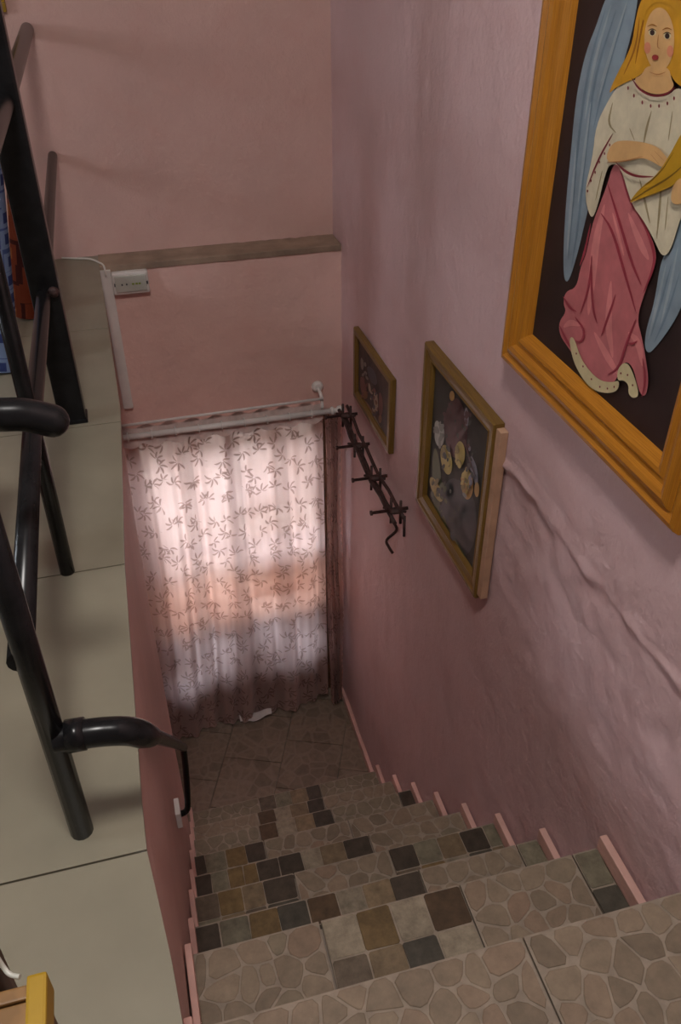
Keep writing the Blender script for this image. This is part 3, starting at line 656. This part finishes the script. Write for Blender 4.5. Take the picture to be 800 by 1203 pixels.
# flower picture
prof2 = [(0, 0.0), (0, .026), (.004, .031), (.016, .031), (.022, .026), (.040, .022), (.046, .024), (.052, .018), (.056, .008), (.056, 0)]
f2 = picture('flower_picture', 2.296, 1.752, -0.556, 0.052, prof2, 'olive_frame_wood', 'medium picture of pale flowers on dark ground in olive wooden frame')
c2 = under(boxo('canvas', (XR - .009, XR - .003, 1.80, 2.248, -.508, .004), (flat('canvas_olive', (0.026, 0.025, 0.019, 1), .6, var=.25, scale=7) and 'canvas_olive')), f2)
under(boxo('backing_board', (XR - .022, XR + .001, 1.726, 1.754, -.540, .040), 'pale_wood', bev=.002), f2)
pw = paint('petal_white', (150, 148, 138)); py = paint('petal_yellow', (170, 150, 78)); pm = paint('petal_maroon', (72, 38, 40)); pg = paint('leaf', (70, 76, 40)); pdk = paint('vase', (38, 40, 42)); pb = paint('petal_blue', (112, 110, 122)); po = paint('petal_ochre', (160, 122, 60))
sh = []
A_(pm, [(528, 470), (540, 466), (548, 490), (550, 520), (540, 540), (528, 535), (520, 500)])
A_(pdk, [(528, 555), (560, 580), (560, 640), (540, 660), (520, 625), (518, 590)])
A_(pg, [(512, 520), (520, 560), (516, 605), (508, 590), (508, 540)]); A_(pg, [(508, 570), (520, 600), (527, 620), (524, 630), (510, 600)])
A_(pb, [(548, 475), (552, 490), (549, 505), (545, 490)]); A_(pb, [(552, 530), (562, 550), (562, 575), (555, 560)])
A_(pw, oval(517, 511, 6, 14)); A_(pw, oval(514, 500, 3, 6)); A_(py, oval(525, 540, 6.5, 18, 14, -.15)); A_(py, oval(541, 533, 6, 15)); A_(py, oval(513, 575, 5, 16, 14, -.4)); A_(po, oval(550, 570, 7, 17)); A_(py, oval(549, 560, 5, 9)); A_(po, oval(561, 575, 3, 9))
A_(pg, stroke([(508, 595), (530, 627), (548, 655)], 4)); A_(pm, stroke([(546, 510), (552, 540), (560, 560)], 2)); A_(pw, oval(530, 577, 1.2, 2.5)); A_(po, oval(532, 465, 3, 6))
rnd = random.Random(3)
def dabs(cx, cyy, rx_, ry_, n, mats, s0=1.6, s1=3.4):
    for _ in range(n):
        a = rnd.uniform(0, 6.28); q = math.sqrt(rnd.random()); s = rnd.uniform(s0, s1)
        A_(rnd.choice(mats), oval(cx + rx_ * q * math.cos(a), cyy + ry_ * q * math.sin(a), s * .7, s * 1.5, 7, rnd.uniform(-.6, .6)))
py2 = paint('petal_yellow_shade', (120, 104, 52)); pw2 = paint('petal_white_shade', (112, 112, 104)); pdk2 = paint('shadow_green', (44, 46, 36))
dabs(517, 510, 6, 14, 12, [pw, pw2, pw2]); dabs(525, 540, 5, 17, 12, [py, py2, pdk2]); dabs(541, 533, 5, 14, 10, [py, py2]); dabs(513, 576, 4, 14, 10, [py2, pg]); dabs(550, 568, 6, 17, 14, [py, po, py2, pw2])
dabs(536, 500, 10, 26, 22, [pm, pm, pdk2]); dabs(557, 548, 4, 24, 12, [pb, pdk2]); dabs(526, 585, 8, 22, 14, [pdk2, pg, pdk]); dabs(541, 612, 9, 22, 16, [pdk, pdk2]); dabs(555, 500, 6, 26, 12, [pdk2, pm])
painted('painted_flowers', XR - .009, sh, c2)
# small figure picture
prof1 = [(0, 0.0), (0, .018), (.004, .022), (.024, .022), (.030, .016), (.036, .014), (.038, .006), (.038, 0)]
f1 = picture('figure_picture', 3.148, 2.640, -0.572, -0.252, prof1, 'olive_frame_wood', 'small picture of pale figures on dark ground in narrow brown frame')
c1 = under(boxo('canvas', (XR - .008, XR - .003, 2.674, 3.114, -.538, -.286), (flat('canvas_brown', (0.05, 0.03, 0.024, 1), .6, var=.4, scale=12) and 'canvas_brown')), f1)
fb = paint('robe_blue', (52, 46, 58)); fr = paint('robe_red', (104, 52, 40)); fs = paint('figure_pale', (160, 140, 118)); fo = paint('ground_ochre', (120, 78, 36)); fg = paint('stone_grey', (120, 112, 104))
sh = []
A_(fo, [(422, 465), (432, 472), (446, 498), (448, 508), (440, 498), (428, 480)]); A_(fb, [(432, 428), (441, 436), (444, 452), (438, 452), (432, 440)])
A_(fg, [(424, 418), (428, 425), (427, 436), (424, 432)]); A_(fs, [(433, 448), (436, 454), (436, 460), (439, 462), (437, 464), (433, 458)]); A_(fs, [(440, 458), (444, 464), (445, 484), (441, 486), (439, 470)])
A_(fr, [(446, 458), (450, 468), (450, 486), (446, 490), (445, 474)]); A_(fr, [(424, 440), (430, 450), (432, 468), (426, 464), (423, 452)]); A_(fg, stroke([(437, 484), (442, 494), (448, 504)], 2.2)); A_(fo, oval(447, 492, 2, 5)); A_(fo, oval(430, 464, 2.4, 5))
dabs(430, 440, 5, 14, 14, [fb, fr, fg], 1, 2.2); dabs(441, 470, 5, 18, 18, [fr, fs, fo, fb], 1, 2.2); dabs(430, 462, 4, 10, 8, [fo, fr], 1, 2)
painted('painted_figures', XR - .008, sh, c1)

# ------------------------------------------------------------------ spiked iron rack on the right wall
rk = empty('iron_spike_rack', (XR, 2.8, -0.7), 'rusty iron wall rack of crossed bars and spikes beside curtain', 'wall rack')
Pk = lambda o: under(o, rk)
Yk = [3.16, 2.965, 2.715, 2.455]; ZB = [-0.672, -0.715, -0.722, -0.705]
def bar_pts(dx, dz, y0=3.22, y1=2.40):
    pts = []
    for k in range(9):
        y = y0 + (y1 - y0) * k / 8; t = (3.22 - y) / .82; z = -0.672 - .062 * min(1, t * 1.8) + .025 * max(0, t - .5); pts.append((XR - dx + .003 * math.sin(k * 2.3), y, z + dz))
    return pts
Pk(tubeo('bar', bar_pts(.030, .012), .0075, 'rusty_iron', seg=8)); Pk(tubeo('bar', bar_pts(.066, -.004), .0085, 'rusty_iron', seg=8)); Pk(tubeo('bar', bar_pts(.046, -.020, 3.2, 2.5), .0065, 'rusty_iron', seg=8))
for k, (y, z) in enumerate(zip(Yk, ZB)):
    Pk(tubeo('spike', [(XR + .002, y, z), (XR - .135, y + .01, z - .004), (XR - .137, y + .01, z - .004), (XR - .145, y + .01, z - .004)], .006, 'rusty_iron', seg=8, rs=[.007, .006, .010, .010]))
    Pk(tubeo('spike', [(XR - .018, y - .035, z + .010), (XR - .085, y + .035, z - .006)], .0055, 'rusty_iron', seg=8))
    Pk(tubeo('crossbar', [(XR - .062, y + .012, z + .050), (XR - .066, y - .004, z - .055)], .0055, 'rusty_iron', seg=8))
    Pk(tubeo('crossbar', [(XR - .034, y - .018, z + .052), (XR - .036, y - .030, z - .045)], .0055, 'rusty_iron', seg=8))
    bm = nb(); bmesh.ops.create_icosphere(bm, subdivisions=2, radius=.016, matrix=Matrix.Translation((XR - .048, y - .004, z)) @ Matrix.Diagonal((1.7, 1.2, .8, 1)))
    for v in bm.verts: v.co += Vector((nz(*(v.co * 60)), nz(*(v.co * 61 + Vector((3, 1, 2)))), 0)) * .004
    Pk(obj('weld_knot', bm, 'rusty_iron'))
Pk(tubeo('hook', spline([(XR - .066, 2.44, -.74), (XR - .045, 2.44, -.79), (XR - .082, 2.445, -.835), (XR - .074, 2.44, -.868), (XR - .06, 2.432, -.895)], 5), .0055, 'rusty_iron', seg=8))
Pk(tubeo('hook', [(XR - .03, 2.40, -.70), (XR - .03, 2.395, -.79)], .0055, 'rusty_iron', seg=8))

# ------------------------------------------------------------------ things on the lower back wall
em = empty('emergency_light', (0.03, D, -0.11), 'small white emergency light box below the cement ledge', 'lamp')
under(boxo('body', (-0.046, 0.098, D - .034, D + .003, -.112, -.022), 'white_plastic', bev=.008), em)
under(boxo('diffuser', (-0.036, 0.088, D - .040, D - .030, -.100, -.034), 'grey_lens', bev=.004), em)
for k, (x, m) in enumerate(((-.012, 'dark_print'), (.006, 'dark_print'), (.030, 'green_print'), (.044, 'green_print'), (.056, 'green_print'))):
    under(boxo('indicator', (x, x + (.006 if m == 'dark_print' else .009), D - .0412, D - .039, -.071, -.064), m), em)
for x in (-0.040, 0.084): under(boxo('clip', (x, x + .010, D - .038, D - .028, -.074, -.062), 'dark_print'), em)
tr = empty('cable_trunking', (-0.08, D, -0.63), 'narrow white vertical cable duct beside emergency light', 'cable duct')
bm = nb(); box(bm, -0.088, -0.046, D - .020, D + .003, -.632, -.012, bev=.002); t0 = obj('duct', bm, 'white_plastic'); under(t0, tr)
bm = nb(); box(bm, -0.085, -0.049, D - .0215, D - .019, -.632, -.012); under(obj('cover', bm, 'white_plastic'), tr)
cab = tag(tubeo('power_cable', spline([(-0.23, B - .006, .006), (-0.18, B - .02, .004), (-0.12, B - .05, .006), (-0.085, D + .03, .008), (-0.070, D - .004, .008), (-0.066, D - .026, -.004), (-0.066, D - .027, -.03)], 6), .0035, 'white_cable', seg=8), 'thin white cable lying along the cement ledge into the duct', 'cable')

# ------------------------------------------------------------------ railing
RX = -0.195
rl = empty('stair_railing', (RX, 1.5, 0), 'black iron railing standing on beige tiles along the stairwell', 'railing')
Pr = lambda o: under(o, rl)
bm = nb(); box(bm, -0.232, -0.160, 2.150, 2.205, 0.0, 1.25, bev=.006); Pr(obj('newel_post', bm, 'black_iron'))
bm = nb(); box(bm, -0.236, -0.156, 2.146, 2.209, 0.0, 0.012, bev=.003); Pr(obj('newel_foot', bm, 'black_iron'))
Pr(tubeo('post', [(-0.214, 1.494, 0.0), (-0.206, 1.494, 0.80)], .0155, 'black_iron'))
Pr(tubeo('post', [(-0.194, 0.842, 0.0), (-0.192, 0.838, 0.80)], .0175, 'black_iron'))
Pr(tubeo('mid_rail', [(-0.204, 0.842, .372), (-0.207, 1.5, .375), (-0.199, 2.2, .372), (-0.189, B + .004, .395)], .0175, 'black_iron'))
Pr(tubeo('top_rail', spline([(-0.192, B + .004, .815), (-0.194, 2.5, .812), (-0.200, 1.6, .812), (-0.210, 1.30, .80), (-0.232, 1.14, .72), (-0.232, 1.085, .652), (-0.205, 1.075, .612), (-0.160, 1.078, .600), (-0.125, 1.08, .584)], 8), .023, 'black_iron', seg=18, dome=5))
bm = nb(); bmesh.ops.create_uvsphere(bm, u_segments=10, v_segments=6, radius=.014, matrix=Matrix.Translation((-0.175, 2.148, .378)))
Pr(obj('weld', bm, 'rusty_iron'))
hr = Pr(tubeo('handrail', spline([(-0.192, 0.838, .222), (-0.165, 0.836, .222), (-0.125, 0.834, .220), (-0.092, 0.836, .208), (-0.070, 0.860, .163), (-0.062, 0.95, .050), (-0.050, 1.3, -.39), (-0.042, 1.58, -.745), (-0.042, 1.61, -.782)], 8), .0205, 'black_iron', seg=18, dome=4, rs=[.0205] * 30 + [.0205 - .0085 * k / 10 for k in range(1, 11)] + [.012] * 25))
Pr(tubeo('weld_collar', [(-0.176, 0.837, .222), (-0.150, 0.836, .222)], .0235, 'black_iron', seg=16))
Pr(tubeo('handrail_post', spline([(-0.042, 1.605, -.77), (-0.046, 1.612, -.88), (-0.056, 1.616, -1.02), (-0.066, 1.620, -1.085), (-0.098, 1.622, -1.10)], 6), .0095, 'black_iron', seg=10))
under(boxo('wall_plate', (-0.100, -0.084, 1.595, 1.655, -1.13, -1.06), 'white_plastic', bev=.003), rl)

# ------------------------------------------------------------------ rolled rugs leaning behind the railing
def rolled_rug(name, base, top, r, mat, label):
    b, t = Vector(base), Vector(top); ax = (t - b); Ln = ax.length; ax.normalize(); s = ax.orthogonal().normalized(); w = ax.cross(s)
    e = empty(name, base, label, 'rug')
    bm = nb(); uvl = bm.loops.layers.uv.new('UVMap'); turns = 3.2; n = 90; m = 6; V = {}
    for i in range(n + 1):
        th = i / n * turns * 2 * math.pi; rr = r * (0.28 + 0.72 * i / n) * (1 + .03 * math.sin(3 * th))
        for j in range(m + 1):
            V[i, j] = bm.verts.new(b + ax * (Ln * j / m) + (s * math.cos(th) + w * math.sin(th)) * rr)
    for i in range(n):
        for j in range(m):
            ids = ((i, j), (i + 1, j), (i + 1, j + 1), (i, j + 1)); f = bm.faces.new([V[q] for q in ids]); f.smooth = True
            for lp, q in zip(f.loops, ids): lp[uvl].uv = (q[0] / n * turns * 2 * math.pi * r * .65, q[1] / m * Ln)
    under(obj('rolled_pile', bm, mat), e)
    fl = nb()
    for k in range(26):
        a = k / 26 * 2 * math.pi; p = t + (s * math.cos(a) + w * math.sin(a)) * r * .93; tube(fl, [p - ax * .004, p + ax * .018 + (s * math.cos(a) + w * math.sin(a)) * .004], .0022, 5)
    under(obj('fringe', fl, 'lining_white'), e)
    return e
rolled_rug('rolled_rug', (-0.405, 2.56, 0.012), (-0.300, 2.56, 0.76), .058, 'blue_rug', 'rolled blue patterned rug leaning behind the black railing')
rolled_rug('rolled_rug', (-0.350, 2.97, 0.010), (-0.268, 2.95, 0.50), .045, 'rust_rug', 'rolled rust-brown rug leaning behind the square railing post')
rolled_rug('rolled_rug', (-0.402, 1.56, 0.012), (-0.345, 1.56, 0.46), .055, 'red_rug', 'rolled red and yellow rug leaning behind the railing')

# ------------------------------------------------------------------ yellow-framed picture on the upper back wall (only its corner is in view)
yf = empty('yellow_framed_picture', (-0.42, B, 0.87), 'small yellow picture frame on pink back wall above the railing', 'picture')
for (x0, x1, z0, z1) in ((-.60, -.246, .872, .902), (-.60, -.246, 1.25, 1.28), (-.60, -.57, .902, 1.25), (-.276, -.246, .902, 1.25)):
    under(boxo('frame_rail', (x0, x1, B - .028, B + .003, z0, z1), 'yellow_paint', bev=.004), yf)
under(boxo('canvas', (-.57, -.276, B - .010, B + .002, .902, 1.25), 'canvas_brown'), yf)

# ------------------------------------------------------------------ yellow chair beside the stairs (corner of the seat and a back post in view)
ch = empty('yellow_chair', (-0.33, 0.25, 0), 'yellow-edged wooden chair with plank seat on beige tiles', 'chair')
Pc = lambda o: under(o, ch)
SZc = 0.42; x0, x1, y0, y1 = -0.50, -0.154, 0.02, 0.404
Pc(boxo('seat_rail', (x1 - .017, x1, y0, y1, SZc - .03, SZc + .004), 'yellow_paint', bev=.003)); Pc(boxo('seat_rail', (x0, x0 + .017, y0, y1, SZc - .03, SZc + .004), 'yellow_paint', bev=.003))
Pc(boxo('seat_rail', (x0 + .017, x1 - .017, y1 - .016, y1 - .004, SZc - .03, SZc - .003), 'orange_wood', bev=.002)); Pc(boxo('seat_rail', (x0 + .017, x1 - .017, y0, y0 + .016, SZc - .03, SZc - .003), 'orange_wood', bev=.002))
for k in range(6):
    a = y0 + .016 + k * (y1 - y0 - .032) / 6; Pc(boxo('seat_plank', (x0 + .017, x1 - .017, a + .001, a + (y1 - y0 - .032) / 6 - .001, SZc - .016, SZc - .006), 'orange_wood', bev=.0015))
for (x, y) in ((x0 + .02, y0 + .02), (x1 - .02, y0 + .02), (x1 - .02, y1 - .02), (x0 + .02, y1 - .02)):
    Pc(boxo('leg', (x - .014, x + .014, y - .014, y + .014, 0, SZc - .03), 'brown_wood', bev=.003))
Pc(tubeo('back_post', [(-0.205, 0.425, 0.10), (-0.200, 0.430, 0.60), (-0.21, 0.445, 0.86)], .010, 'brown_wood', seg=10)); Pc(tubeo('back_post', [(-0.49, 0.425, 0.10), (-0.49, 0.430, 0.60), (-0.49, 0.445, 0.86)], .010, 'brown_wood', seg=10))
for z in (.62, .72, .82): Pc(boxo('back_slat', (-.485, -.21, .428, .440, z, z + .05), 'yellow_paint', bev=.002))
Pc(tubeo('wire_hook', spline([(-0.192, 0.418, .440), (-0.189, 0.414, .428), (-0.184, 0.408, .424), (-0.176, 0.404, .424)], 5), .0022, 'grey_lens', seg=8))

# ------------------------------------------------------------------ ceiling lamp that lights the landing (above the frame)
cl = empty('ceiling_lamp', (-0.05, 0.35, CEIL), 'round white ceiling lamp above the stair landing', 'lamp')
under(tubeo('base_plate', [(-0.05, 0.35, CEIL), (-0.05, 0.35, CEIL - .03)], .12, 'white_metal', seg=32), cl)
bm = nb(); tube(bm, [(-0.05, 0.35, CEIL - .03), (-0.05, 0.35, CEIL - .07), (-0.05, 0.35, CEIL - .10), (-0.05, 0.35, CEIL - .125)], .2, 32, rs=[.21, .22, .20, .14]); under(obj('shade', bm, 'white_plastic'), cl)
